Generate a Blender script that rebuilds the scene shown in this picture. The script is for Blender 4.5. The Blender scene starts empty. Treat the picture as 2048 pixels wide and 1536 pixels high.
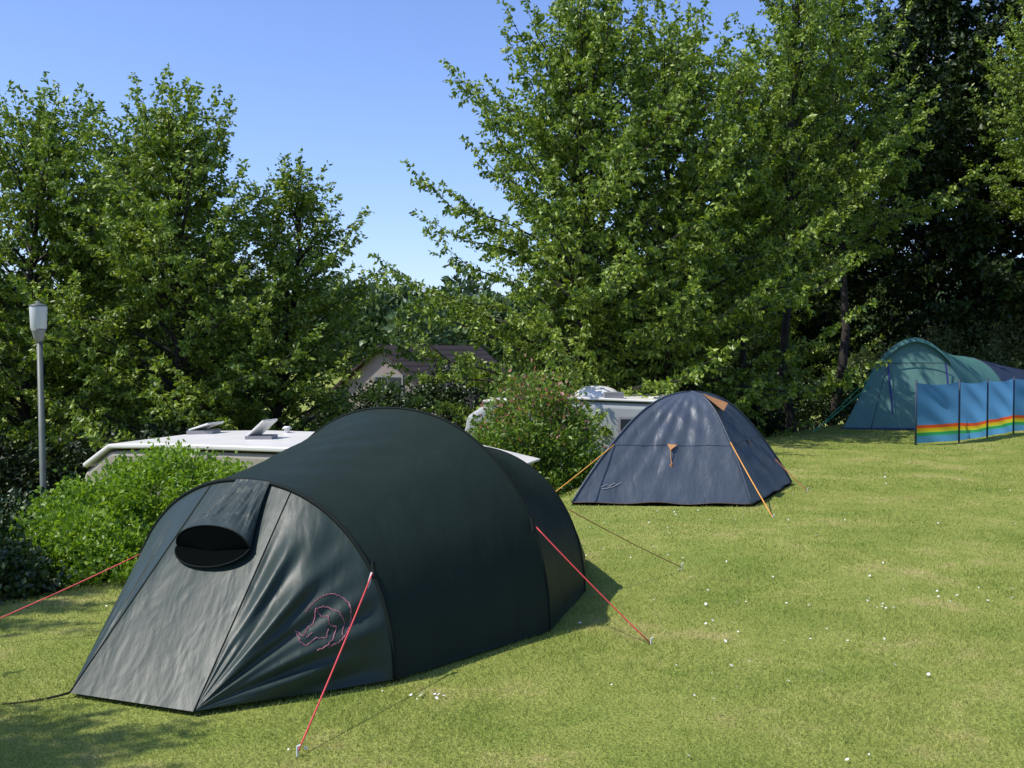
import bpy, math, numpy as np
from mathutils import Vector
rad=math.radians
scene=bpy.context.scene
col=scene.collection

# ------------------------------------------------------------ terrain
EX=[-60,-30,-10,-5,-3.4,-1.5,-.3,.35,.9,1.6,3.2,4.1,4.7,6.3,9,14,30,80]
EY=[-8,-3,4.4,5.9,7.0,9.2,10.3,11.6,13.2,14.6,15.4,17.5,20,22.3,26,29,35,50]
def sm(t):
    t=np.clip(t,0,1); return t*t*(3-2*t)
def terr(x,y):
    x=np.asarray(x,float); y=np.asarray(y,float)
    s=(y-np.interp(x,EX,EY))*.55
    z=-2.1*sm(s/1.5)
    z=z-np.clip(s-2,0,40)*.045
    z=z+np.clip(y-70,0,70)*.06*sm(s/10)
    z=z+.02*np.sin(x*.9+y*.5)*np.cos(y*.7)*sm((y-3)/4)
    return z
def tz(x,y): return float(terr(x,y))

# ------------------------------------------------------------ materials
def newmat(name):
    m=bpy.data.materials.new(name); m.use_nodes=True
    nt=m.node_tree; b=nt.nodes['Principled BSDF']
    return m,nt,b
def N(nt,t,**k):
    n=nt.nodes.new(t)
    for a,v in k.items(): setattr(n,a,v)
    return n
def setspec(b,v):
    b.inputs['Specular IOR Level'].default_value=v
def simple(name,c,rough=.6,var=.15,scale=8,bump=0.0,bscale=40,spec=.5,metal=0,coat=0):
    m,nt,b=newmat(name)
    tc=N(nt,'ShaderNodeTexCoord'); no=N(nt,'ShaderNodeTexNoise'); no.inputs['Scale'].default_value=scale; no.inputs['Detail'].default_value=6
    nt.links.new(tc.outputs['Object'],no.inputs['Vector'])
    r=N(nt,'ShaderNodeValToRGB'); r.color_ramp.elements[0].position=.3; r.color_ramp.elements[1].position=.7
    r.color_ramp.elements[0].color=tuple(x*(1-var) for x in c)+(1,); r.color_ramp.elements[1].color=tuple(min(1,x*(1+var)) for x in c)+(1,)
    nt.links.new(no.outputs['Fac'],r.inputs['Fac']); nt.links.new(r.outputs['Color'],b.inputs['Base Color'])
    b.inputs['Roughness'].default_value=rough; setspec(b,spec); b.inputs['Metallic'].default_value=metal
    if bump>0:
        n2=N(nt,'ShaderNodeTexNoise'); n2.inputs['Scale'].default_value=bscale; n2.inputs['Detail'].default_value=5
        nt.links.new(tc.outputs['Object'],n2.inputs['Vector'])
        bp=N(nt,'ShaderNodeBump'); bp.inputs['Strength'].default_value=bump; bp.inputs['Distance'].default_value=.02
        nt.links.new(n2.outputs['Fac'],bp.inputs['Height']); nt.links.new(bp.outputs['Normal'],b.inputs['Normal'])
    return m
def leafmat(name,c1,c2,rough=.45,trans=.35,spec=.5,extra=None,extra_at=.93):
    m,nt,b=newmat(name)
    at=N(nt,'ShaderNodeAttribute'); at.attribute_name='tint'
    r=N(nt,'ShaderNodeValToRGB'); e=r.color_ramp.elements
    e[0].position=0; e[0].color=c1+(1,); e[1].position=.9; e[1].color=c2+(1,)
    if extra:
        e[1].position=extra_at-.03; k=e.new(extra_at); k.color=extra+(1,)
    nt.links.new(at.outputs['Fac'],r.inputs['Fac']); nt.links.new(r.outputs['Color'],b.inputs['Base Color'])
    b.inputs['Roughness'].default_value=rough; setspec(b,spec)
    if trans>0:
        t=N(nt,'ShaderNodeBsdfTranslucent'); hs=N(nt,'ShaderNodeMixRGB'); hs.blend_type='MULTIPLY'; hs.inputs[0].default_value=1; hs.inputs[2].default_value=(1.5,1.6,.55,1)
        nt.links.new(r.outputs['Color'],hs.inputs[1]); nt.links.new(hs.outputs[0],t.inputs['Color'])
        mx=N(nt,'ShaderNodeMixShader'); mx.inputs[0].default_value=trans
        nt.links.new(b.outputs[0],mx.inputs[1]); nt.links.new(t.outputs[0],mx.inputs[2])
        nt.links.new(mx.outputs[0],nt.nodes['Material Output'].inputs['Surface'])
    return m
M_leaf=leafmat('leaf_green',(.042,.10,.009),(.30,.39,.055),trans=.25)
M_leafdark=leafmat('leaf_dark',(.008,.020,.005),(.05,.085,.015),trans=0,spec=.3)
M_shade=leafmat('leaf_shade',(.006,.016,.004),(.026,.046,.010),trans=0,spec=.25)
M_lime=leafmat('leaf_lime',(.11,.21,.015),(.26,.38,.045))
M_bush=leafmat('leaf_bush',(.018,.042,.007),(.055,.095,.016),trans=0)
M_pink=leafmat('leaf_pink',(.075,.15,.02),(.21,.30,.05),extra=(.44,.19,.17),extra_at=.85)
M_pale=leafmat('leaf_pale',(.10,.14,.05),(.22,.27,.11))
M_far=leafmat('leaf_far',(.05,.095,.03),(.12,.18,.06),trans=0)
M_wood=simple('bark',(.035,.028,.022),.9,.4,12,.6,60)
M_pole=simple('painted_steel',(.10,.12,.10),.5,.15,6)
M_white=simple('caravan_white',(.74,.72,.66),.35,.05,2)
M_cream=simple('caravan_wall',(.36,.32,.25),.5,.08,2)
M_glass=simple('dark_glass',(.03,.035,.045),.12,.1,3)
M_trim=simple('grey_trim',(.25,.25,.25),.5,.1,3)
M_black=simple('matte_black',(.002,.003,.003),.95,.1,5,spec=.02)

def fabric(name,c,rough,wr=.25,spec=.5,sc=7,rot=(.4,.3,.6),scl=(1,1,.35),sheen=0):
    m,nt,b=newmat(name)
    tc=N(nt,'ShaderNodeTexCoord')
    mp=N(nt,'ShaderNodeMapping'); mp.inputs['Rotation'].default_value=rot; mp.inputs['Scale'].default_value=scl
    nt.links.new(tc.outputs['Object'],mp.inputs['Vector'])
    n1=N(nt,'ShaderNodeTexNoise'); n1.inputs['Scale'].default_value=sc; n1.inputs['Detail'].default_value=2.5; n1.inputs['Distortion'].default_value=.4
    nt.links.new(mp.outputs[0],n1.inputs['Vector'])
    n2=N(nt,'ShaderNodeTexNoise'); n2.inputs['Scale'].default_value=sc*5; n2.inputs['Detail'].default_value=2
    nt.links.new(mp.outputs[0],n2.inputs['Vector'])
    ad=N(nt,'ShaderNodeMath'); ad.operation='MULTIPLY_ADD'; ad.inputs[1].default_value=.12
    nt.links.new(n2.outputs['Fac'],ad.inputs[0]); nt.links.new(n1.outputs['Fac'],ad.inputs[2])
    bp=N(nt,'ShaderNodeBump'); bp.inputs['Strength'].default_value=wr; bp.inputs['Distance'].default_value=.06
    nt.links.new(ad.outputs[0],bp.inputs['Height']); nt.links.new(bp.outputs[0],b.inputs['Normal'])
    r=N(nt,'ShaderNodeValToRGB'); r.color_ramp.elements[0].color=tuple(x*.85 for x in c)+(1,); r.color_ramp.elements[1].color=tuple(x*1.15 for x in c)+(1,)
    nt.links.new(n1.outputs['Fac'],r.inputs['Fac']); nt.links.new(r.outputs['Color'],b.inputs['Base Color'])
    b.inputs['Roughness'].default_value=rough; setspec(b,spec)
    if sheen: b.inputs['Sheen Weight'].default_value=sheen; b.inputs['Sheen Roughness'].default_value=.35
    return m
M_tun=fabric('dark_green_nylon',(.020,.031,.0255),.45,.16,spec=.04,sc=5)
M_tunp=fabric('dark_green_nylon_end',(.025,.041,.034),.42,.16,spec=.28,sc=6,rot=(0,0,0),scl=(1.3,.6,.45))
M_hood=fabric('grey_green_nylon',(.032,.045,.040),.45,.3,spec=.25,sc=9)
M_dome=fabric('slate_blue_nylon',(.064,.081,.108),.45,.3,spec=.34)
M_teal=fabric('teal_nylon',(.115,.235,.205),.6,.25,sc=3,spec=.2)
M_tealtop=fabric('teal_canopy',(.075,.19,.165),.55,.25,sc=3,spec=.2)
M_navy=fabric('navy_nylon',(.03,.045,.08),.5,.3,spec=.3)
M_purple=simple('blue_trim',(.03,.035,.17),.6)
M_orange=simple('orange_fabric',(.42,.20,.07),.6,.2,20)
M_hem=simple('brown_hem',(.09,.06,.05),.7,.2,20)
M_red=simple('red_cord',(.62,.06,.06),.6,.1)
M_ycord=simple('orange_cord',(.65,.30,.05),.6,.1)
M_gcord=simple('green_cord',(.03,.30,.16),.6,.1)
M_dcord=simple('rust_cord',(.34,.10,.05),.6,.1)
M_logo=simple('pink_print',(.34,.14,.18),.7,.5,30,spec=.1)
M_logow=simple('white_print',(.6,.6,.62),.6,.1)
M_logog=simple('grey_print',(.35,.36,.38),.6,.1)
M_sleeve=simple('pole_sleeve',(.011,.016,.014),.7,.1,spec=.1)

# ------------------------------------------------------------ mesh helpers
def mk_mesh(name,V,F,mat,smooth=False,tint=None):
    V=np.asarray(V,np.float32).reshape(-1,3)
    me=bpy.data.meshes.new(name)
    if isinstance(F,np.ndarray):
        k=F.shape[1]; n=F.shape[0]
        me.vertices.add(len(V)); me.vertices.foreach_set('co',V.ravel())
        me.loops.add(n*k); me.loops.foreach_set('vertex_index',F.astype(np.int32).ravel())
        me.polygons.add(n); me.polygons.foreach_set('loop_start',np.arange(0,n*k,k,dtype=np.int32))
        me.polygons.foreach_set('loop_total',np.full(n,k,np.int32))
        me.update(calc_edges=True)
    else:
        me.from_pydata([tuple(map(float,v)) for v in V],[],F); me.update()
    if smooth: me.polygons.foreach_set('use_smooth',np.ones(len(me.polygons),bool))
    if tint is not None:
        a=me.attributes.new('tint','FLOAT','POINT'); a.data.foreach_set('value',np.asarray(tint,np.float32))
    if mat: me.materials.append(mat)
    return me
def thing(name,label,cat,loc,group=None):
    o=bpy.data.objects.new(name,None); o.empty_display_size=.3
    o.location=loc; col.objects.link(o); o['label']=label; o['category']=cat
    if group: o['group']=group
    return o
def part(name,me,parent,label=None):
    o=bpy.data.objects.new(name,me); col.objects.link(o); o.parent=parent
    if label:o['label']=label
    return o
def wpart(name,V,F,mat,parent,smooth=False,label=None,tint=None):
    V=np.asarray(V,float).reshape(-1,3)-np.array(parent.location)
    return part(name,mk_mesh(name,V,F,mat,smooth,tint),parent,label)
class Geo:
    def __init__(s): s.V=[];s.F=[];s.n=0
    def add(s,V,F):
        V=np.asarray(V,float).reshape(-1,3); s.V.append(V); s.F+= [tuple(i+s.n for i in f) for f in F]; s.n+=len(V)
    def tube(s,P,r,k=6,cap=True):
        P=np.asarray(P,float); n=len(P); r=np.broadcast_to(np.asarray(r,float),(n,))
        T=np.gradient(P,axis=0); T/=np.linalg.norm(T,axis=1)[:,None]+1e-9
        up=np.array([0,0,1.]) if abs(T[0][2])<.9 else np.array([1.,0,0])
        V=[]
        a=np.arange(k)/k*2*math.pi
        u=np.cross(T[0],up); u/=np.linalg.norm(u)
        for i in range(n):
            u=u-T[i]*np.dot(u,T[i]); u/=np.linalg.norm(u)+1e-9
            w=np.cross(T[i],u)
            V.append(P[i]+r[i]*(np.cos(a)[:,None]*u+np.sin(a)[:,None]*w))
        F=[]
        for i in range(n-1):
            for j in range(k):
                F.append((i*k+j,i*k+(j+1)%k,(i+1)*k+(j+1)%k,(i+1)*k+j))
        if cap: F.append(tuple(range(k))[::-1]); F.append(tuple((n-1)*k+j for j in range(k)))
        s.add(np.concatenate(V),F)
    def box(s,c,h,ux=(1,0,0),uy=(0,1,0),uz=(0,0,1)):
        c=np.array(c,float);ux,uy,uz=map(lambda a:np.array(a,float),(ux,uy,uz))
        V=[c+sx*h[0]*ux+sy*h[1]*uy+sz*h[2]*uz for sx in(-1,1) for sy in(-1,1) for sz in(-1,1)]
        s.add(V,[(0,1,3,2),(4,6,7,5),(0,4,5,1),(2,3,7,6),(0,2,6,4),(1,5,7,3)])
    def grid(s,P):
        nu,nv=P.shape[:2]
        F=[(i*nv+j,i*nv+j+1,(i+1)*nv+j+1,(i+1)*nv+j) for i in range(nu-1) for j in range(nv-1)]
        s.add(P.reshape(-1,3),F)
    def obj(s,name,mat,parent,smooth=False,label=None):
        return wpart(name,np.concatenate(s.V),s.F,mat,parent,smooth,label)
def tubeobj(name,P,r,mat,parent,k=6,label=None):
    g=Geo(); g.tube(P,r,k); return g.obj(name,mat,parent,True,label)
def line(a,b,n=2,sag=0):
    a=np.array(a,float);b=np.array(b,float);t=np.linspace(0,1,n)[:,None]
    P=a+(b-a)*t; P[:,2]-=sag*4*(t*(1-t))[:,0]; return P

# ------------------------------------------------------------ leaves
def leaf_mesh(name,A,D,S,mat,rng,wr=.5,tint=None):
    n=len(A)
    D=D/(np.linalg.norm(D,axis=1)[:,None]+1e-9)
    rv=rng.normal(size=(n,3)); W=np.cross(D,rv); W/=np.linalg.norm(W,axis=1)[:,None]+1e-9
    S=S[:,None]
    mid=A+D*S*.45
    nb=np.cross(D,W)*S*.12
    V=np.stack([A,mid+W*S*wr*.5+nb,A+D*S,mid-W*S*wr*.5+nb],1).reshape(-1,3)
    i=np.arange(n)*4
    F=np.concatenate([np.stack([i,i+1,i+2],1),np.stack([i,i+2,i+3],1)])
    tint=np.repeat(rng.random(n) if tint is None else tint,4)
    return mk_mesh(name,V,F,mat,False,tint)

def gen_tree(seed,H,R,nl,base=.12,dens=.0145,leaf=.111,mat=None,prof=None,trunk_r=.12,twl=1.0,leaders=1):
    rng=np.random.default_rng(seed)
    g=Geo()
    zz=np.linspace(0,H*.97,14)
    lx=np.cumsum(rng.normal(0,.06,14)); ly=np.cumsum(rng.normal(0,.06,14)); lx[0]=ly[0]=0
    TP=np.stack([lx,ly,zz],1)
    g.tube(TP,np.linspace(trunk_r,.012,14)**1.0,8)
    if prof is None: prof=lambda f: min(1.0,1.30*(1-f)**.48)*(0.8+.2*min(1,f/.3))
    A=[];D=[];S=[]
    def twig(p,d,L):
        n=max(3,int(L/dens)); u=rng.random(n)**.8
        pts=p+d*(u*L)[:,None]+np.array([0,0,-.10])*((u*L)**2)[:,None]
        A.append(pts+rng.normal(0,.028,(n,3)))
        dd=d*.45+rng.normal(0,.55,(n,3)); dd[:,2]-=.35
        D.append(dd); S.append(leaf*rng.uniform(.6,1.15,n))
    for i in range(nl):
        f=base+(1-base)*((i+.5)/nl)**.92
        az=i*2.399+rng.normal(0,.35)
        L=max(.35,R*prof(f)*rng.uniform(.68,1.12))
        e=rad(13+50*f**1.6+rng.normal(0,8))
        z0=f*H*.95
        p=np.array([np.interp(z0,zz,lx),np.interp(z0,zz,ly),z0])
        k=9; st=L/k; P=[p.copy()]; a=az
        for j in range(k):
            ee=e+rad(18)*(1-2.2*j/k) if j<k-2 else e+rad(14)
            a+=rng.normal(0,.10)
            p=p+st*np.array([math.cos(a)*math.cos(ee),math.sin(a)*math.cos(ee),math.sin(ee)]); P.append(p.copy())
        P=np.array(P)
        g.tube(P,np.linspace(.012+.028*L/R*(trunk_r/.12),.004,len(P)),5,False)
        m=max(4,int(L/.15))
        for q in range(m):
            t=.15+.85*(q+rng.random())/m
            t=min(t,1); x=t*k; i0=min(int(x),k-1); pos=P[i0]+(P[i0+1]-P[i0])*(x-i0)
            ta=a+rng.choice([-1,1])*rng.uniform(.4,1.5); te=rng.uniform(-.35,.6)
            TL=twl*(.18+.30*(1-t)*min(L,2.5)*rng.uniform(.4,1)+.14*rng.random())
            d=np.array([math.cos(ta)*math.cos(te),math.sin(ta)*math.cos(te),math.sin(te)])
            twig(pos,d,TL)
            if rng.random()<.35: g.tube(np.array([pos,pos+d*TL*.9]),.004,3,False)
        d=P[-1]-P[-3]; d/=np.linalg.norm(d); twig(P[-1],d,.3+.3*rng.random())
    twig(TP[-1],np.array([0,0,1.]),.5)
    A=np.concatenate(A);D=np.concatenate(D);S=np.concatenate(S)
    V=np.concatenate(g.V)
    return mk_mesh('trunk',V,g.F,M_wood,True), leaf_mesh('crown',A,D,S,mat or M_leaf,rng,.54)

TV={}
TV['a']=gen_tree(11,9.3,3.7,100)
TV['b']=gen_tree(12,10.6,4.2,135,twl=1.05)
TV['c']=gen_tree(13,9.0,3.1,84)
TV['d']=gen_tree(14,12.0,3.1,76,base=.42,trunk_r=.13)
TV['e']=gen_tree(15,13.5,4.2,110,base=.10,dens=.018,leaf=.18,mat=M_leafdark,prof=lambda f:min(1,1.5*(1-f)**.5),trunk_r=.2,twl=1.5)
def tree(v,x,y,sc=1,rot=0,label='',sz=None,cat='tree'):
    o=thing('broadleaf_tree' if v!='e' else 'evergreen_tree',label,cat,(x,y,tz(x,y)-.05))
    o.scale=(sc,sc,sz or sc); o.rotation_euler=(0,0,rot)
    part('trunk',TV[v][0],o); part('crown',TV[v][1],o)
    return o
LT='leafy green cherry tree in full summer leaf'
tree('a',-6.45,20,1,.3,LT+' beside the caravan',sz=.93)
tree('a',-9.4,20.5,1.0,2.2,LT+' with upright shoots',sz=.95)
tree('c',-12.2,19.5,1.0,1.0,LT+' with slim trunk')
tree('c',-4.75,21.3,1.06,5.2,'smaller leafy green tree with drooping side branches',sz=.84)
tree('c',-8.0,22.5,1.1,4.0,LT+' in a row',sz=.96)
tree('e',-14,26,.65,1.4,'dark green tree in a shady row')
tree('e',-10.3,27,.65,5.0,'dark green tree in a shady row')
tree('e',-7.4,26.5,.52,0.7,'dark green tree in a shady row')
tree('b',1.5,20.5,1.0,2.9,'tall broad cherry tree with layered branches above white caravan')
tree('a',3.2,21.6,1.12,2.5,'tall leafy tree close beside a broad cherry tree')
tree('d',5.0,23.6,.86,1.5,'slender tree with slim dark trunk between larger ones')
tree('d',6.6,24.6,1.03,.2,'tall slender tree with visible dark trunk at lawn edge')
tree('d',8.1,26.8,1.12,2.4,'tall slender tree with dark trunk behind teal tent')
tree('e',4.4,28.5,.62,4.0,'dark green tree in the back row')
tree('e',1.6,27.5,.50,5.0,'dark green tree in the back row')
tree('a',7.2,31,.95,3.6,'leafy green tree in the back row')
tree('e',12.4,30.5,1.1,.5,'huge dark evergreen tree behind the tents')
tree('e',16.0,29.5,1.15,2.0,'huge dark evergreen tree with dense foliage')
tree('e',9.6,35,.95,3.0,'dark evergreen tree in deep shade')
tree('d',13.4,26.8,.95,1.0,'leafy tree beside dark evergreens')
tree('a',-5.25,3.2,.50,2.0,'small leafy tree beside the lawn shading the grass')
tree('c',-7.8,5.9,.78,4.0,'leafy tree beside the hedge in full leaf')
tree('e',14.5,15.5,.85,1.0,'dark evergreen tree out of view, added to block sky light')  # this and the next two: unseen trees added to darken the tents' right sides
tree('e',13.0,8.0,.85,2.0,'dark evergreen tree out of view, added to block sky light')
tree('e',11.0,0.5,.80,4.0,'dark evergreen tree out of view, added to block sky light')

# ------------------------------------------------------------ shrubs
def shrub(name,label,cat,x,y,blobs,nleaf,leaf,mat,seed,shoot=.12,wr=.6,topbias=None):
    rng=np.random.default_rng(seed)
    o=thing(name,label,cat,(x,y,tz(x,y)))
    A=[];D=[]
    vol=np.array([b[3]*b[5] for b in blobs]); cnt=(nleaf*vol/vol.sum()).astype(int)
    g=Geo()
    for b,n in zip(blobs,cnt):
        c=np.array([x+b[0],y+b[1],b[2]]); rr=np.array(b[3:6])
        nc=max(25,n//40)
        d=rng.normal(size=(nc,3)); d[:,2]=np.abs(d[:,2])*.9-.15*rng.random(nc); d/=np.linalg.norm(d,axis=1)[:,None]
        cc=c+d*rr*rng.uniform(.72,1.05,nc)[:,None]
        idx=rng.integers(0,nc,n)
        u=rng.random(n)[:,None]
        pts=cc[idx]+(d[idx]+np.array([0,0,.5]))*u*shoot+rng.normal(0,.03+shoot*.22,(n,3))
        A.append(pts); D.append(d[idx]*.6+rng.normal(0,.6,(n,3))+np.array([0,0,.1]))
        base=np.array([x+b[0]*.25,y+b[1]*.25,tz(x+b[0]*.25,y+b[1]*.25)-.05])
        for q in range(7):
            e=c+(cc[rng.integers(0,nc)]-c)*.8; m=(base+e)/2+rng.normal(0,.08,3)
            g.tube([base+rng.normal(0,.03,3)*[1,1,0],m,e],[.02,.013,.004],4,False)
    A=np.concatenate(A);D=np.concatenate(D)
    keep=A[:,2]>terr(A[:,0],A[:,1])+.01
    A=A[keep];D=D[keep]
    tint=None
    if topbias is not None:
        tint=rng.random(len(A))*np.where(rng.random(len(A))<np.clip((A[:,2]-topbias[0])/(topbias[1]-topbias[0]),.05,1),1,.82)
    me=leaf_mesh('foliage',A-np.array(o.location),D,leaf*rng.uniform(.6,1.2,len(A)),mat,rng,wr,tint)
    part('foliage',me,o); g.obj('stem',M_wood,o)
    return o
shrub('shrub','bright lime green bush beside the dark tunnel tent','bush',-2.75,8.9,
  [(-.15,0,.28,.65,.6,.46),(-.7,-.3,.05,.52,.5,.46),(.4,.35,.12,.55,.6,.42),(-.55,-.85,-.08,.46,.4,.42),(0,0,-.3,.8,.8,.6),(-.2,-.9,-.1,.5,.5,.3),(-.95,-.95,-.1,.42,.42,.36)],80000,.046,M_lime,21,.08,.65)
shrub('shrub','shaded green hedge bush along the lawn edge','bush',-4.25,7.9,
  [(0,0,-.05,.7,.6,.45),(-.8,-.3,.0,.7,.6,.5),(.5,-.5,-.15,.5,.5,.40),(-.2,.8,-.2,.9,.6,.6)],45000,.05,M_bush,22,.08,.7)
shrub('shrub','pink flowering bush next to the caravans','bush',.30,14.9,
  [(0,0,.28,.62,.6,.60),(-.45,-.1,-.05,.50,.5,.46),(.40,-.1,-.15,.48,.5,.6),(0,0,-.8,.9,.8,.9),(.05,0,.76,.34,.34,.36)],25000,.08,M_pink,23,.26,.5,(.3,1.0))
shrub('shrub','low green garden shrub in front of the house','bush',-2.7,25,
  [(-.6,0,0,1.2,.8,.65),(.8,0,-.1,1.2,.8,.7),(0,0,-1.2,2.2,.9,1.1),(1.5,.3,.3,.8,.7,.9)],26000,.10,M_bush,24,.2)
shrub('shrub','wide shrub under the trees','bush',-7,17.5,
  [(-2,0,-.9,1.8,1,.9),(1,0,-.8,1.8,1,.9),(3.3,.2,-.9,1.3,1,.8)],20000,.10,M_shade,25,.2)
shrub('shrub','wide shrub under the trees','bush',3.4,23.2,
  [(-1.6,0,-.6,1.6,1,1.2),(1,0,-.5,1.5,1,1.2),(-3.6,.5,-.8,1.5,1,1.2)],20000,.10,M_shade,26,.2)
shrub('shrub','shrub beneath trees behind wooden fence','bush',7.2,26.3,
  [(-1.3,0,-.2,1.4,1,1.0),(1.2,0,-.1,1.5,1,1.1)],14000,.10,M_bush,27,.2)
shrub('shrub','pale green hedge behind the teal tent','bush',14.2,28.2,
  [(-2.2,0,.9,1.6,1,1.2),(0,-.2,1.1,1.8,1,1.4),(2,-.4,1.2,1.8,1,1.4),(-3.9,.3,.6,1.3,.9,1.0)],30000,.09,M_pale,28,.25)
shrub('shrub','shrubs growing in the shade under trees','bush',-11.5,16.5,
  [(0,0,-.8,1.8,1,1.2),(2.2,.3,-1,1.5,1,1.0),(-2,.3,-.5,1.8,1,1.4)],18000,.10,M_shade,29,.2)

# far wood (stuff)
rng=np.random.default_rng(5)
A=[];D=[];S=[]
for i in range(150):
    x=rng.uniform(-90,90); y=rng.uniform(105,160)
    hh=rng.uniform(7,10); r=rng.uniform(3.0,5); z=tz(x,y)
    for b in range(4):
        n=330; d=rng.normal(size=(n,3)); d/=np.linalg.norm(d,axis=1)[:,None]
        c=np.array([x,y,z+hh*.55])+rng.normal(0,1.1,3)
        A.append(c+d*np.array([r*.75,r*.75,hh*.42])*rng.uniform(.8,1.05,n)[:,None]); D.append(d+rng.normal(0,.5,(n,3))); S.append(rng.uniform(.5,1.1,n))
A=np.concatenate(A);D=np.concatenate(D);S=np.concatenate(S)
o=bpy.data.objects.new('distant_wood',leaf_mesh('distant_wood',A,D,S,M_far,rng,.7)); col.objects.link(o)
o['kind']='stuff'; o['label']='distant wooded hillside of rounded green trees'; o['category']='wood'

# ------------------------------------------------------------ ground
m,nt,b=newmat('grass_ground')
def grass_color(nt):
    ge=N(nt,'ShaderNodeNewGeometry')
    n1=N(nt,'ShaderNodeTexNoise'); n1.inputs['Scale'].default_value=.9; n1.inputs['Detail'].default_value=9; n1.inputs['Roughness'].default_value=.74
    nt.links.new(ge.outputs['Position'],n1.inputs['Vector'])
    r=N(nt,'ShaderNodeValToRGB'); e=r.color_ramp.elements
    e[0].position=.34; e[0].color=(.22,.30,.055,1); e[1].position=.70; e[1].color=(.56,.47,.22,1)
    k=e.new(.54); k.color=(.35,.395,.10,1)
    nt.links.new(n1.outputs['Fac'],r.inputs['Fac'])
    return ge,r
ge,r=grass_color(nt)
n2=N(nt,'ShaderNodeTexNoise'); n2.inputs['Scale'].default_value=60; n2.inputs['Detail'].default_value=6
nt.links.new(ge.outputs['Position'],n2.inputs['Vector'])
mx=N(nt,'ShaderNodeMixRGB'); mx.blend_type='MULTIPLY'; mx.inputs[0].default_value=.85
r2=N(nt,'ShaderNodeValToRGB'); r2.color_ramp.elements[0].position=.3; r2.color_ramp.elements[0].color=(.4,.4,.32,1); r2.color_ramp.elements[1].position=.7; r2.color_ramp.elements[1].color=(1.0,1.0,.9,1)
nt.links.new(n2.outputs['Fac'],r2.inputs['Fac']); nt.links.new(r.outputs[0],mx.inputs[1]); nt.links.new(r2.outputs[0],mx.inputs[2])
nt.links.new(mx.outputs[0],b.inputs['Base Color']); b.inputs['Roughness'].default_value=.9; setspec(b,.15)
bp=N(nt,'ShaderNodeBump'); bp.inputs['Strength'].default_value=.7; bp.inputs['Distance'].default_value=.03
nt.links.new(n2.outputs['Fac'],bp.inputs['Height']); nt.links.new(bp.outputs[0],b.inputs['Normal'])
M_ground=m
xs=np.unique(np.concatenate([-np.geomspace(16,1500,24)[::-1],np.arange(-16,17,.3),np.geomspace(17,1500,24)]))
ys=np.unique(np.concatenate([[-600,-200,-60,-20,-8,-3],np.arange(0,36,.3),np.geomspace(36,2500,44)]))
X,Y=np.meshgrid(xs,ys,indexing='ij'); Z=terr(X,Y)
P=np.stack([X,Y,Z],-1); nu,nv=X.shape
ii,jj=np.meshgrid(np.arange(nu-1),np.arange(nv-1),indexing='ij'); a=(ii*nv+jj).ravel()
F=np.stack([a,a+nv,a+nv+1,a+1],1)
o=bpy.data.objects.new('ground',mk_mesh('ground',P,F,M_ground,True)); col.objects.link(o); o['kind']='structure'; o['label']='grassy sloping ground of the campsite'

# grass blades
m,nt,b=newmat('grass_blade')
ge,r=grass_color(nt)
at=N(nt,'ShaderNodeAttribute'); at.attribute_name='tint'
r2=N(nt,'ShaderNodeValToRGB'); r2.color_ramp.elements[0].color=(.60,.70,.6,1); r2.color_ramp.elements[1].color=(1.4,1.28,1.25,1)
mx=N(nt,'ShaderNodeMixRGB'); mx.blend_type='MULTIPLY'; mx.inputs[0].default_value=1
nt.links.new(at.outputs['Fac'],r2.inputs['Fac']); nt.links.new(r.outputs[0],mx.inputs[1]); nt.links.new(r2.outputs[0],mx.inputs[2])
nt.links.new(mx.outputs[0],b.inputs['Base Color']); b.inputs['Roughness'].default_value=.55; setspec(b,.3)
t=N(nt,'ShaderNodeBsdfTranslucent'); nt.links.new(mx.outputs[0],t.inputs['Color'])
ms=N(nt,'ShaderNodeMixShader'); ms.inputs[0].default_value=.35
nt.links.new(b.outputs[0],ms.inputs[1]); nt.links.new(t.outputs[0],ms.inputs[2]); nt.links.new(ms.outputs[0],nt.nodes['Material Output'].inputs['Surface'])
M_blade=m
rng=np.random.default_rng(3)
n=600000
d=np.exp(rng.uniform(math.log(2.9),math.log(27),n)); x=rng.uniform(-.6,.6,n)*d+rng.uniform(-.5,.5,n); y=d
k=(y<np.interp(x,EX,EY)+.6); x=x[k];y=y[k];d=d[k]; n=len(x)
hgt=rng.uniform(.006,.024,n)*(1+.3*np.sin(x*3)*np.sin(y*2.3)); w=.0018*(d/4)**.95*rng.uniform(.6,1.3,n)
an=rng.uniform(0,2*math.pi,n); la=rng.uniform(0,2*math.pi,n); lean=rng.uniform(.2,1.6,n)*hgt
z=terr(x,y)-.004
B=np.stack([x,y,z],1); wv=np.stack([np.cos(an),np.sin(an),np.zeros(n)],1)*w[:,None]
T=B+np.stack([np.cos(la)*lean,np.sin(la)*lean,hgt+.004],1)
V=np.stack([B-wv,B+wv,T],1).reshape(-1,3); F=np.arange(3*n).reshape(-1,3)
o=bpy.data.objects.new('grass',mk_mesh('grass',V,F,M_blade,False,np.repeat(rng.random(n),3))); col.objects.link(o)
o['kind']='stuff'; o['label']='short mown lawn grass with dry patches'; o['category']='grass'

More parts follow.
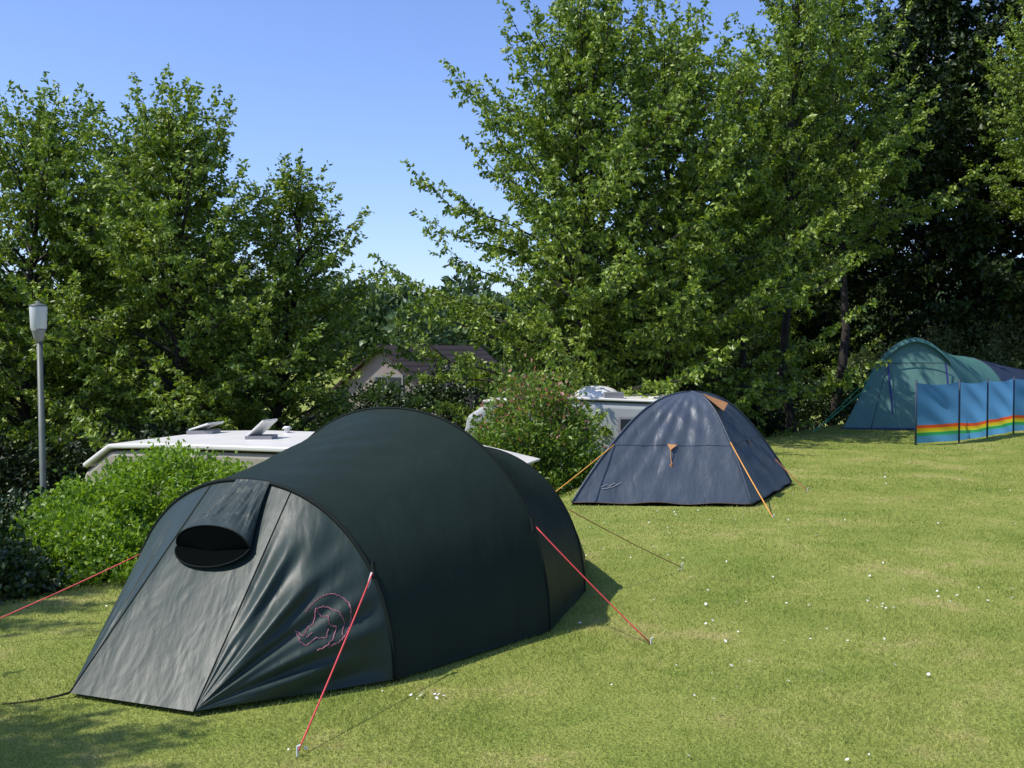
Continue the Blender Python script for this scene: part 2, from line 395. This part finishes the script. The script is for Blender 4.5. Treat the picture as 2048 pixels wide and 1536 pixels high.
# daisies
M_daisy=simple('daisy_petal',(.8,.8,.76),.6,.05)
rng=np.random.default_rng(9)
cl=[(-.4,5.1,.12,16),(1.25,6.2,.35,12),(2.3,6.9,.35,16),(3.2,7.2,.25,10),(3.6,7.0,.2,10),(1.5,5.6,.4,10),(.5,8.8,.5,12),(1.2,10.8,.5,16),(-.9,4.4,.1,3),(.35,5.1,.5,8),(1.0,4.2,.3,6),(2.5,9.5,2.2,40),(3,13,2.5,30),(1.4,7.4,1.5,30),(1.3,10.2,1.0,20)]
V=[];F=[]
for cx,cy,s,c in cl:
    for q in range(c):
        x=cx+rng.normal(0,s); y=cy+rng.normal(0,s*.45); z=tz(x,y)+.018; r=rng.uniform(.004,.0082)*(1+.02*cy)
        t=rng.normal(0,.35,2); i=len(V)
        for a in range(8):
            aa=a/8*2*math.pi; V.append((x+r*math.cos(aa),y+r*math.sin(aa),z+t[0]*r*math.cos(aa)+t[1]*r*math.sin(aa)))
        F.append(tuple(range(i,i+8)))
o=bpy.data.objects.new('daisies',mk_mesh('daisies',V,F,M_daisy)); col.objects.link(o); o['kind']='stuff'; o['label']='scattered small white daisies in the lawn'; o['category']='flowers'

# ------------------------------------------------------------ tunnel tent
H1=dict(R=np.array([-.60,5.35]),L=np.array([-2.33,6.40]),H=.957)
H2=dict(R=np.array([.227,6.28]),L=np.array([-1.79,7.42]),H=1.31)
H3=dict(R=np.array([.507,7.30]),L=np.array([-1.1,8.2]),H=.98)
NR=np.array([-1.48,4.84,0.02]); NL=np.array([-2.17,5.11,0.02])
TR=np.array([.60,8.55,0.02]); TL=np.array([.1,8.85,0.02])
def hoop(h,th):
    th=np.asarray(th,float); M=(h['R']+h['L'])/2; W=h['R']-M
    ec=h.get('ec',.93); es=h.get('es',.93)
    c=np.cos(th); c=np.sign(c)*np.abs(c)**ec; s=np.abs(np.sin(th))**es
    return np.stack([M[0]+W[0]*c,M[1]+W[1]*c,h['H']*s+.01],-1)
def wob(a,b,seed,f0=9,f1=42):
    r=np.random.default_rng(seed); out=0
    for i in range(8):
        f=r.uniform(f0,f1); g=r.uniform(-3,3); p=r.uniform(0,6.3)
        out=out+np.sin(f*a+g*b*3+p)*(9/f)**.8
    return out/3
NV=np.array([.45,-.75,.48])
def endp(h,th,s,CR,CL,out,amp=.055,seed=1,lo=rad(74),hi=rad(106)):
    th,s=np.broadcast_arrays(np.asarray(th,float),np.asarray(s,float))
    A=hoop(h,th); k=np.clip((th-lo)/(hi-lo),0,1)[...,None]
    E=CR+(CL-CR)*k
    P=A+(E-A)*s[...,None]
    bul=np.sin(math.pi*np.clip(s,0,1)**.8)
    side=1-np.exp(-((np.minimum(abs(th-lo),abs(th-hi)))/.10)**2)
    cen=((th>lo)&(th<hi))
    wz=wob(th,s,seed)*bul*np.where(cen,.10,1)*amp*side*(1-.6*s)
    P=P+out*(wz+.035*bul*side*np.where(cen,-.4,.15))[...,None]
    return P
tent=thing('tunnel_tent','dark green tunnel tent with hooded vent pitched on the lawn','tent',(-.9,6.6,0))
th=np.linspace(0,math.pi,260)
s=np.linspace(0,1,60)
g=Geo(); TH,SS=np.meshgrid(th,s,indexing='ij')
g.grid(endp(H1,TH,SS,NR,NL,NV)); g.obj('end_panel',M_tunp,tent,True)
g=Geo(); g.grid(endp(H3,TH,SS,TR,TL,np.array([.3,.8,.4]),amp=.02,seed=4)); g.obj('rear_panel',M_tun,tent,True)
def body(ha,hb,seed,name):
    s=np.linspace(0,1,46); TH,SS=np.meshgrid(th,s,indexing='ij')
    A=hoop(ha,TH);B=hoop(hb,TH); P=A+(B-A)*SS[...,None]
    M=((ha['R']+ha['L'])/2)[None,None,:]*(1-SS[...,None])+((hb['R']+hb['L'])/2)[None,None,:]*SS[...,None]
    sag=(.034*np.sin(math.pi*SS)**.8*np.sin(TH)**.4 + .0050*wob(TH*.55,SS,seed)*np.sin(math.pi*SS)+.013*wob(TH+SS*1.6,SS*.3,seed+9,10,26)*np.sin(math.pi*SS)**1.5*np.exp(-((TH-1.9)/.6)**2))[...,None]
    P[...,:2]=M+(P[...,:2]-M)*(1-sag); P[...,2:]=P[...,2:]*(1-sag)
    g=Geo(); g.grid(P); return g.obj(name,M_tun,tent,True)
body(H1,H2,2,'front_canopy'); body(H2,H3,3,'rear_canopy')
for h,r in ((H1,.013),(H2,.008),(H3,.007)):
    p=hoop(h,np.linspace(0,math.pi,60)); p[:,2]+=.003
    tubeobj('pole_sleeve',p,r,M_sleeve,tent)
for t0 in (rad(74),rad(106)):
    p=endp(H1,np.full(30,t0),np.linspace(0,1,30),NR,NL,NV)+NV*.002
    tubeobj('zip',p,.0038,M_sleeve,tent)
# hood
top=hoop(H1,math.pi/2); nc=(NR+NL)/2
a_=np.array([.856,-.517,0]); dn=nc-top; dn/=np.linalg.norm(dn); nn=np.cross(a_,dn); nn/=np.linalg.norm(nn)
if nn[1]>0: nn=-nn
TM=.46; ph=np.linspace(0,math.pi,80); tt=np.linspace(.012,1,36); P=np.zeros((80,36,3))
skew=-.02; BH=.10; WM=.26; CX=.0; DR=-.07
for j,q in enumerate(tt):
    w=.13+(WM-.13)*q**1.3; bb=.012+(BH-.012)*q**1.4
    wr=(.008*np.sin(ph*9+q*5)+.006*np.sin(ph*17-q*7)+.004*np.sin(ph*31+q*3))*q**.6*np.sin(ph)**.5*(1-q**4)
    P[:,j]=top+dn*(TM*q)+a_*(.03+(CX-.03)*q)+np.outer(np.cos(ph),a_)*w+np.outer(np.cos(ph),dn)*skew*q+np.outer(np.sin(ph),dn)*DR*q**2+np.outer(np.sin(ph)**.8*bb+wr,nn)+nn*.008
g=Geo(); g.grid(P); g.obj('vent_hood',M_hood,tent,True)
rim=[]
for f in np.linspace(0,2*math.pi,64,endpoint=False):
    c,sn=math.cos(f),math.sin(f)
    p=top+a_*(CX+WM*c)+dn*(TM+skew*c)
    if sn>=0: p=p+nn*(BH*sn**.8+.008)+dn*DR*sn
    else: p=p+dn*(.13*-sn)+nn*.014
    rim.append(p)
rim=np.array(rim); cen=top+a_*CX+dn*(TM+.03)+nn*.016
g=Geo(); g.add(np.vstack([rim,cen[None]]),[(i,(i+1)%64,64) for i in range(64)]); g.obj('vent_opening',M_black,tent)  # black disc across the mouth stands in for the shade inside the hood
tubeobj('vent_rim',np.vstack([rim,rim[:1]]),.004,M_sleeve,tent)
# fox emblem
def lg(pts):
    pts=np.array(pts,float); 
    seg=[pts[0]]
    for i in range(len(pts)-1):
        for q in np.linspace(0,1,7)[1:]: seg.append(pts[i]+(pts[i+1]-pts[i])*q)
    seg=np.array(seg)
    rg=np.random.default_rng(len(seg)); seg=seg+rg.normal(0,.018,seg.shape)
    th_=rad(27.5)+seg[:,1]*.185; s_=.315-seg[:,0]*.14
    return endp(H1,th_,s_,NR,NL,NV)+NV*.002
g=Geo()
an=np.radians(np.linspace(-100,115,24)); g.tube(lg(np.stack([np.cos(an),np.sin(an)],1)),.0024,4)
g.tube(lg([(-.95,.55),(-.8,.05),(-.55,.3),(-.3,.25),(-.05,.75),(0,.3),(.25,.15),(.1,-.15),(.35,-.4),(.1,-.75),(-.3,-.95),(-.6,-.9)]),.0028,4)
g.tube(lg([(-.95,.55),(-1,-.1),(-.85,-.45),(-.45,-.35),(-.1,-.6),(.05,-.3)]),.0024,4)
g.tube(lg([(-.05,.75),(.3,.5),(.6,.0),(.65,-.4),(.4,-.85)]),.0024,4)
g.tube(lg([(-.75,-.1),(-.5,-.05)]),.002,4)
g.obj('fox_emblem',M_logo,tent,True,'curled fox emblem printed in faded pink')
def guy(a,b,mat,parent,r=.004,peg=True):
    tubeobj('guy_line',line(a,b,10,.01),r,mat,parent,6)
    if peg:
        b=np.array(b,float); g=Geo(); g.tube([b+[0,0,-.05],b+[0,0,.03]],.005,6); g.tube([b+[0,0,.03],b+[.015,0,.035]],.004,6); g.obj('peg',M_logow,parent)
guy((-.71,5.39,.575),(-.90,4.36,.01),M_red,tent,.0045)
guy((-2.24,6.33,.47),(-3.3,5.95,.01),M_red,tent,.004)
guy((.12,6.32,.66),(.80,6.01,.01),M_red,tent,.0042)
guy((.40,7.36,.58),(1.32,8.13,.01),M_dcord,tent,.0035)
guy((-2.17,5.11,.02),(-2.45,5.0,.0),M_sleeve,tent,.006,False)
for p in ((-.715,5.385,.56),(-2.24,6.34,.45),(.12,6.32,.64)):
    g=Geo(); g.tube([np.array(p)+[0,0,.05],np.array(p)+[.01,-.03,-.03]],.012,5); g.obj('guy_tab',M_sleeve,tent)
g=Geo(); g.tube([(-.72,5.36,.56),(-.725,5.31,.52),(-.73,5.28,.50)],[.005,.008,.004],5); g.obj('line_runner',M_logow,tent)

# ------------------------------------------------------------ dome tent
dome=thing('dome_tent','slate blue dome tent with orange trim on the lawn','tent',(2.1,12.35,0))
A_,B_,C_=np.array([.66,11.47]),np.array([2.6,11.36]),np.array([3.53,13.25]); D_=A_+(C_-B_)
cenD=(A_+C_)/2; HD=1.18
rp=np.array([0,.10,.20,.30,.40,.50,.60,.70,.80,.90,1.0]); zp=np.array([1,.99,.962,.915,.845,.745,.625,.49,.345,.18,0])
rr_=np.linspace(0,1,400); zz_=np.polyval(np.polyfit(rp,zp,6),rr_)
al=np.concatenate([[0],np.cumsum(np.hypot(np.diff(rr_)*1.3,np.diff(zz_)*1.2))]); al/=al[-1]
def dome_pt(ph,t,off=0):
    cs=[A_,B_,C_,D_,A_]
    ph=ph%4; i=int(ph); f=ph-i; e=cs[i]*(1-f)+cs[i+1]*f
    mid=4*f*(1-f)
    r=np.interp(t,al,rr_); z=np.interp(t,al,zz_)
    if t>=1: z=0
    d=e-cenD
    bow=1-.05*mid*math.sin(math.pi*t)
    w=.008*math.sin(f*40+t*9)*math.sin(math.pi*t)*mid+.008*math.sin(f*23-t*14)*mid*t
    w+=.012*math.sin(f*14-t*30+math.sin(f*9))*mid*math.sin(math.pi*t)
    rr=r*bow+w
    p=np.array([cenD[0]+d[0]*rr,cenD[1]+d[1]*rr,HD*z+.03+.012*math.sin(f*17)*t*mid])
    if off: p=p+np.array([d[0]*off,d[1]*off,off*.6])
    return p
g=Geo(); P=np.array([[dome_pt(p,t) for t in np.linspace(0.0,1,70)] for p in np.linspace(0,3.9999,241)]); g.grid(P); ob=g.obj('canopy',M_dome,dome,True)
for c in range(4):
    tubeobj('pole_sleeve',[dome_pt(c+1e-4,t,.004) for t in np.linspace(0,1,30)],.011,M_dome,dome)
for i in range(4):
    tubeobj('seam',[dome_pt(i+f,.60,.0015) for f in np.linspace(.001,.999,60)],.0028,M_navy,dome,4)
    tubeobj('hem',[dome_pt(i+f,1,.004) for f in np.linspace(.001,.999,24)],.006,M_hem,dome,4)
g=Geo()
for i in range(4):
    q=np.array([[dome_pt(i+f,1,.002)*np.array([1,1,z]) for z in (1,.0)] for f in np.linspace(.001,.999,24)]); g.grid(q)
g.obj('skirt',M_black,dome)
def tab(pts,name='orange_flap'):
    g=Geo(); g.add(pts,[(0,1,2)] if len(pts)==3 else [(0,1,2,3)]); return g.obj(name,M_orange,dome)
tab([dome_pt(.46,.60,.015),dome_pt(.55,.60,.015),dome_pt(.505,.65,.035)])
tab([dome_pt(1.03,.12,.03),dome_pt(1.45,.30,.08),dome_pt(1.02,.36,.09)],'vent_flap')
tab([dome_pt(1.52,.60,.02),dome_pt(1.60,.60,.02),dome_pt(1.56,.67,.03)])
g=Geo(); p0=dome_pt(.505,.65,.035); g.tube([p0,p0+[0,-.03,-.10],p0+[.01,-.05,-.16]],[.005,.005,.008]); g.tube([p0+[0,-.05,-.15],p0+[.0,-.06,-.24]],[.020,.014]); g.obj('cord_bundle',M_orange,dome)
guy(dome_pt(0.03,.60,.01),(.18,10.95,.01),M_ycord,dome,.006)
guy(dome_pt(0.99,.58,.02),(2.63,10.55,.01),M_ycord,dome,.007)
guy(dome_pt(1.9,.8,.02),(3.55,12.6,.01),M_dcord,dome,.005)
g=Geo()
for q in ([(0,0),(.05,.03),(.09,.01),(.13,.05),(.18,.03)],[(.02,-.02),(.08,-.01),(.14,.01),(.2,.06)]):
    g.tube([dome_pt(.12+a*.5,.90-b*.6,.006) for a,b in q],.0025,4)
g.obj('printed_emblem',M_logog,dome)

# ------------------------------------------------------------ teal tent
teal=thing('teal_tent','large teal and navy dome tent with blue door trim','tent',(9,23.5,0))
G1=dict(R=np.array([9.95,22.9]),L=np.array([7.55,22.9]),H=1.95,ec=1.15,es=.97)
G2=dict(R=np.array([11.1,23.3]),L=np.array([9.5,25.3]),H=1.55)
G3=dict(R=np.array([14.4,24.6]),L=np.array([13.2,26.6]),H=.95)
th=np.linspace(0,math.pi,90)
def loft(ha,hb,mat,name,n=24,sag=.03):
    s=np.linspace(0,1,n); TH,SS=np.meshgrid(th,s,indexing='ij')
    A=hoop(ha,TH);B=hoop(hb,TH); P=A+(B-A)*SS[...,None]
    P[...,2]*=1-sag*np.sin(math.pi*SS); g=Geo(); g.grid(P); g.obj(name,mat,teal,True)
g=Geo(); TH,SS=np.meshgrid(th,np.linspace(0,1,30),indexing='ij')
CR=np.array([9.9,22.2,.02]); CL=np.array([7.05,22.4,.02])
g.grid(endp(G1,TH,SS,CR,CL,np.array([0,-.9,.3]),amp=.03,seed=8,lo=rad(38),hi=rad(142))); g.obj('front_panel',M_teal,teal,True)
loft(G1,G2,M_tealtop,'canopy',24,.06); loft(G2,G3,M_navy,'rear_canopy')
g=Geo(); q=[]
for a in np.linspace(rad(45),rad(135),40):
    p=hoop(G1,a); q.append([p+[0,.02,.01],p+[0,-.10,-.02],p+[0,-.13,-.08]])
g.grid(np.array(q)); g.obj('brim',M_tealtop,teal,True)
for h,mm in ((G1,M_teal),(G2,M_navy),(G3,M_navy)): tubeobj('pole_sleeve',hoop(h,np.linspace(0,math.pi,40)),.014,mm,teal)
def fp(x,z,o=.03):
    return np.array([x,22.32+.58*(z/1.85)-o,z])
for xx in (8.1,9.35):
    g=Geo(); g.grid(np.array([[fp(xx-.02,z,.07),fp(xx+.02,z,.07)] for z in np.linspace(.35,1.42,8)])); g.obj('door_strip',M_purple,teal)
tubeobj('door_zip',[fp(7.6+(.5)*(z/1.4),z,.06) for z in np.linspace(.05,1.4,10)],.007,M_navy,teal)
tubeobj('door_seam',[fp(8.1+.125*k,1.42,.08) for k in range(11)],.010,M_navy,teal)
tubeobj('hem',[(7.0,22.38,.03),(8.4,22.25,.03),(9.9,22.18,.03)],.02,M_purple,teal)
guy((7.75,22.75,.95),(6.2,21.6,.01),M_gcord,teal,.010)
guy((8.05,22.8,1.4),(6.3,21.9,.01),M_gcord,teal,.008)

# ------------------------------------------------------------ windbreak
wb=thing('windbreak','blue windbreak with rainbow stripe standing before the teal tent','windbreak',(9.2,20.4,0))
m,nt,b=newmat('windbreak_fabric')
uv=N(nt,'ShaderNodeAttribute'); uv.attribute_name='tint'
r=N(nt,'ShaderNodeValToRGB'); r.color_ramp.interpolation='CONSTANT'; e=r.color_ramp.elements
blue=(.14,.41,.86,1)
e[0].position=0; e[0].color=(.14,.46,.86,1); e[1].position=.11; e[1].color=(.06,.50,.18,1)
for p,c in ((.165,(.8,.82,.05,1)),(.205,(.95,.6,.03,1)),(.24,(.95,.14,.04,1)),(.295,blue)): k=e.new(p); k.color=c
nt.links.new(uv.outputs['Fac'],r.inputs['Fac']); nt.links.new(r.outputs[0],b.inputs['Base Color']); b.inputs['Roughness'].default_value=.6; setspec(b,.2)
t=N(nt,'ShaderNodeBsdfTranslucent'); nt.links.new(r.outputs[0],t.inputs['Color']); ms=N(nt,'ShaderNodeMixShader'); ms.inputs[0].default_value=.62
nt.links.new(b.outputs[0],ms.inputs[1]); nt.links.new(t.outputs[0],ms.inputs[2]); nt.links.new(ms.outputs[0],nt.nodes['Material Output'].inputs['Surface'])
posts=[(7.22,18.8),(8.25,19.4),(9.22,20.4),(10.3,21.6),(11.5,22.4),(12.8,23.0)]
HW=1.12
V=[];tint=[];cols=0
for i in range(len(posts)-1):
    a=np.array(posts[i]);c=np.array(posts[i+1]); nrm=np.array([(c-a)[1],-(c-a)[0]]);nrm/=np.linalg.norm(nrm)
    for f in np.linspace(0,1,24,endpoint=(i==len(posts)-2)):
        for v in np.linspace(0,1,60):
            p=a+(c-a)*f+nrm*(.05*math.sin(math.pi*f)*math.sin(v*2.5+.4)+.02*math.sin(v*14+f*9+i)*math.sin(math.pi*f))
            ht=HW-.05*4*f*(1-f)
            z=.03+v*(ht-.03)
            V.append((p[0],p[1],z)); tint.append(v-.015*math.sin((i+f)*math.pi*.9)*min(1,v*5))
        cols+=1
K=60
F=np.array([(i*K+j,(i+1)*K+j,(i+1)*K+j+1,i*K+j+1) for i in range(cols-1) for j in range(K-1)])
wpart('fabric',V,F,m,wb,True,None,tint)
for p in posts:
    tubeobj('pole',[(p[0],p[1]-.02,-.05),(p[0],p[1]-.02,HW+.04)],.018,M_navy,wb,8)

# ------------------------------------------------------------ caravans
def caravan(label,near,dirv,L,W,ztop,zbot,profile,roofcol,name='caravan'):
    d=np.array(dirv,float); d/=np.linalg.norm(d); nrm=np.array([-d[1],d[0]])
    near=np.array(near,float)
    o=thing(name,label,'caravan',(near[0]+d[0]*L/2+nrm[0]*W/2,near[1]+d[1]*L/2+nrm[1]*W/2,zbot-.35))
    def P(u,v,z): 
        p=near+d*u+nrm*v; return np.array([p[0],p[1],z])
    return o,P,d,nrm
def prism(P,prof,v0,v1):
    n=len(prof); V=[P(u,v0,z) for u,z in prof]+[P(u,v1,z) for u,z in prof]
    F=[tuple(range(n)),tuple(range(2*n-1,n-1,-1))]+[(i,n+i,n+(i+1)%n,(i+1)%n) for i in range(n)]
    return V,F
def bev(o,w):
    md=o.modifiers.new('b','BEVEL'); md.width=w; md.segments=3; md.limit_method='ANGLE'; md.angle_limit=rad(25)
o1,P,d,nrm=caravan('cream touring caravan with open roof hatches below the bank',(-5.35,13.2),(5.05,-1.65),5.3,2.2,.5,-1.7,None,None)
prof=[(0,-1.7),(-.25,-.8),(-.05,.15),(.35,.44),(1.2,.47),(3.9,.47),(5.2,.24),(5.4,-.8),(5.2,-1.7)]
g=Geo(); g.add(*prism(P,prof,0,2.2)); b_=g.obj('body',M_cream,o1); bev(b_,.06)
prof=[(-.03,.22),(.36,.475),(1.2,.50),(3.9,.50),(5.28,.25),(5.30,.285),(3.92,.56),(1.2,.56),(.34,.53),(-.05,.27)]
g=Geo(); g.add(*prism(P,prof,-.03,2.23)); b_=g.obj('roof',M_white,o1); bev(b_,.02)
def hatch(P,u,v,z,o,ang=.7,w=.18,dd=.2):
    g=Geo(); g.box(P(u,v,z+.02),(w,dd,.03)); g.obj('hatch_frame',M_trim,o)
    g=Geo(); c,s_=math.cos(ang),math.sin(ang)
    ux=np.array([d[0]*c,d[1]*c,s_]); uy=np.array([nrm[0],nrm[1],0]); uz=np.cross(ux,uy)
    g.box(P(u,v,z+.055)+ux*w*.9+np.array([-d[0],-d[1],0])*w*.6,(w*.9,dd,.012),ux,uy,uz); q=g.obj('roof_hatch',M_white,o); bev(q,.008)
hatch(P,.55,1.7,.54,o1,.3); hatch(P,1.9,1.0,.55,o1,.7,.17,.18)
g=Geo(); p=P(1.75,1.9,.55); g.tube([p,p+[0,0,.07]],.04,10); g.tube([p+[0,0,.07],p+[0,0,.10]],[.07,.04],10); g.obj('roof_vent',M_white,o1,True)
for u0,u1 in ((.8,1.9),(2.3,3.3),(3.8,4.8)):
    g2=Geo(); g2.add([P(u0,-.02,-.75),P(u1,-.02,-.75),P(u1,-.02,-.1),P(u0,-.02,-.1)],[(0,1,2,3)]); g2.obj('window',M_glass,o1)
g=Geo()
for k in range(5): g.box(P(.45,-.012,.12-.05*k),(.22,.012,.012),(d[0],d[1],0),(nrm[0],nrm[1],0))
g.obj('grille',M_trim,o1)
for u in (2.4,3.2):
    g=Geo(); g.tube([P(u,-.02,-1.75),P(u,.2,-1.75)],.32,20); g.obj('wheel',M_black,o1)

o2,P,d,nrm=caravan('white caravan with roof dome vent behind flowering bush',(-.85,18.2),(3.6,-.9),3.9,2.1,.9,-1.4,None,None)
prof=[(0,-1.4),(-.12,-.4),(.05,.55),(.4,.78),(2.0,.84),(3.6,.80),(3.9,.6),(4.05,-.4),(3.85,-1.4)]
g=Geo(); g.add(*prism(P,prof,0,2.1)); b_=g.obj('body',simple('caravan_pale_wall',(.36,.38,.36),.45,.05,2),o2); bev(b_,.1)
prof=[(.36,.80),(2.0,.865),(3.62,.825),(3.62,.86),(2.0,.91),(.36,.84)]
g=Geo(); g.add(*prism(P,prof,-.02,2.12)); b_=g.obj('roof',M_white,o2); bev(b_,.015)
def dometop(c,r,h,name,parent,mat):
    g=Geo(); n=20; g.tube([np.array(c)+[0,0,h*math.sin(a)] for a in np.linspace(0,math.pi/2*.98,8)],[r*math.cos(a) for a in np.linspace(0,math.pi/2*.98,8)],n); return g.obj(name,mat,parent,True)
dometop(P(2.2,.8,.88),.42,.2,'roof_dome',o2,M_white)
dometop(P(3.35,.8,.83),.3,.10,'roof_vent',o2,M_white)
g=Geo(); g.box(P(2.6,.15,.93),(.16,.12,.06)); g.obj('roof_box',M_trim,o2)
for u0,u1,z0,z1 in ((2.75,3.3,.1,.55),(1.2,2.1,.0,.5),(.25,.75,.0,.45)):
    g2=Geo(); g2.box(P((u0+u1)/2,-.02,(z0+z1)/2),((u1-u0)/2+.04,.01,(z1-z0)/2+.04),(d[0],d[1],0),(nrm[0],nrm[1],0)); g2.obj('window_frame',M_trim,o2)
    g2=Geo(); g2.box(P((u0+u1)/2,-.035,(z0+z1)/2),((u1-u0)/2,.01,(z1-z0)/2),(d[0],d[1],0),(nrm[0],nrm[1],0)); g2.obj('window',M_glass,o2)
for u in (1.7,2.3):
    g=Geo(); g.tube([P(u,-.02,-1.5),P(u,.2,-1.5)],.32,20); g.obj('wheel',M_black,o2)

# ------------------------------------------------------------ house
hz=tz(-3.5,40)
house=thing('house','pink rendered house with brown tiled roof among trees','house',(-3,40,hz))
M_pinkw=simple('pink_render',(.27,.22,.205),.85,.08,2,.3,60)
m,nt,b=newmat('roof_tiles'); tc=N(nt,'ShaderNodeTexCoord'); wv=N(nt,'ShaderNodeTexWave'); wv.wave_type='BANDS'; wv.bands_direction='Z'; wv.inputs['Scale'].default_value=1.6; wv.inputs['Distortion'].default_value=.3
nt.links.new(tc.outputs['Object'],wv.inputs['Vector'])
r=N(nt,'ShaderNodeValToRGB'); r.color_ramp.elements[0].color=(.026,.020,.019,1); r.color_ramp.elements[1].position=.35; r.color_ramp.elements[1].color=(.055,.040,.036,1)
nt.links.new(wv.outputs['Fac'],r.inputs['Fac']); nt.links.new(r.outputs[0],b.inputs['Base Color']); b.inputs['Roughness'].default_value=.85; setspec(b,.2)
u=np.array([.45,.893,0]); v=np.array([.893,-.45,0]); pk=np.array([-4.7,38,0])
hw=3.2; zt=1.75; ze=-.75; LL=7
def HP(a,bb,z): q=pk+u*a+v*bb; return np.array([q[0],q[1],z])
V=[];F=[]
for a in (0,LL): V+= [HP(a,-hw,hz-.2),HP(a,hw,hz-.2),HP(a,hw,ze),HP(a,0,zt),HP(a,-hw,ze)]
F=[(0,1,2,3,4),(9,8,7,6,5),(0,5,6,1),(1,6,7,2),(4,9,5,0)]
wpart('wall',V,F,M_pinkw,house)
V=[];
for a in (-.25,LL+.35):
    for dz in (.03,.14): V+=[HP(a,-hw-.35,ze-.28+dz),HP(a,0,zt+dz),HP(a,hw+.35,ze-.28+dz)]
F=[(3,4,10,9),(4,5,11,10),(0,6,7,1),(1,7,8,2),(0,1,4,3),(1,2,5,4),(6,9,10,7),(7,10,11,8),(0,3,9,6),(2,8,11,5)]
wpart('roof',V,F,m,house)
def win(a,bb,z,w,h,face):
    g=Geo(); 
    if face=='g': c=HP(-.03,bb,z); X=v; Yv=u
    else: c=HP(a,hw+.03,z); X=u; Yv=v
    g.box(c,(w+.08,.03,h+.08),X,Yv); g.box(c,(.03,.05,h),X,Yv); g.obj('window_frame',M_trim,house)
    g=Geo(); g.box(c-Yv*(.02 if face=='g' else -.02),(w,.03,h),X,Yv); g.obj('window',M_glass,house)
win(0,.3,.3,.55,.42,'g'); win(3,0,-1.6,.7,.5,'s'); win(0,-1.5,-1.9,.6,.5,'g')

# ------------------------------------------------------------ lamp post
lx,ly=-6.25,14.0; lz=tz(lx,ly)
lamp=thing('street_lamp','grey lamp post with white tapered lantern by the hedge','street lamp',(lx,ly,lz))
tubeobj('post',[(lx,ly,lz-.1),(lx,ly,lz+1.2),(lx,ly,lz+1.25),(lx-.03,ly,1.83)],[.055,.055,.042,.038],M_pole,lamp,12)
def pr(z): return (lx-.04,ly,z)
tubeobj('collar',[pr(1.80),pr(1.86),pr(1.95),pr(1.98)],[.04,.065,.085,.10],M_trim,lamp,16)
m=simple('lantern_diffuser',(.6,.62,.64),.35,.04,3)
tubeobj('lantern',[pr(1.98),pr(1.99),pr(2.27),pr(2.28)],[.096,.102,.113,.113],m,lamp,16)
tubeobj('cap',[pr(2.28),pr(2.29),pr(2.31),pr(2.32),pr(2.35)],[.12,.12,.07,.03,.02],M_pole,lamp,16)

# ------------------------------------------------------------ wooden fence
fx=np.array([4.3,23.2]); fy=np.array([7.2,24.9])
fence=thing('wooden_fence','dark wooden paling fence under the trees','fence',(5.7,24,tz(5.7,24)))
M_fence=simple('old_wood',(.10,.06,.035),.9,.3,10)
g=Geo(); n=26; dv=(fy-fx); 
for i in range(n+1):
    p=fx+dv*i/n; z=max(tz(*p),-1.0)
    g.box((p[0],p[1],z+.45),(.045,.012,.55),(dv[0]/3.4,dv[1]/3.4,0),(-dv[1]/3.4,dv[0]/3.4,0))
g.obj('palings',M_fence,fence)
g=Geo()
for h in (.2,.75):
    g.tube([(fx[0],fx[1]+.04,max(tz(*fx),-1)+h),((fx+fy)[0]/2,(fx+fy)[1]/2+.04,max(tz(*((fx+fy)/2)),-1)+h),(fy[0],fy[1]+.04,max(tz(*fy),-1)+h)],.03,6)
g.obj('rail',M_fence,fence)

# ------------------------------------------------------------ light, world, camera
S=Vector((-.95,-.31,0)).normalized(); el=rad(54)
S=Vector((S.x*math.cos(el),S.y*math.cos(el),math.sin(el)))
L=bpy.data.lights.new('sun','SUN'); L.energy=5.0; L.angle=rad(.5); L.color=(1,.95,.86)
lo=bpy.data.objects.new('sun',L); col.objects.link(lo); lo.rotation_euler=S.to_track_quat('Z','Y').to_euler(); lo.location=(-20,0,30)
w=bpy.data.worlds.new('World'); scene.world=w; w.use_nodes=True; nt=w.node_tree
sky=nt.nodes.new('ShaderNodeTexSky'); sky.sky_type='NISHITA'; sky.sun_disc=False; sky.sun_elevation=el; sky.sun_rotation=math.atan2(S.x,S.y); sky.air_density=1.0; sky.dust_density=.6; sky.ozone_density=2.2
tn=nt.nodes.new('ShaderNodeMixRGB'); tn.blend_type='MULTIPLY'; tn.inputs[0].default_value=1; tn.inputs[2].default_value=(1.18,1.26,1.66,1)
bg=nt.nodes['Background']; bg.inputs['Strength'].default_value=.13; nt.links.new(sky.outputs[0],tn.inputs[1]); nt.links.new(tn.outputs[0],bg.inputs['Color'])
c=bpy.data.cameras.new('camera'); c.lens=37; c.sensor_width=36; c.clip_end=5000; c.clip_start=.05
co=bpy.data.objects.new('camera',c); col.objects.link(co); co.location=(0,0,1.7); co.rotation_euler=(rad(90-1.85),0,0); scene.camera=co
scene.view_settings.view_transform='Standard'; scene.view_settings.look='None'; scene.view_settings.exposure=0
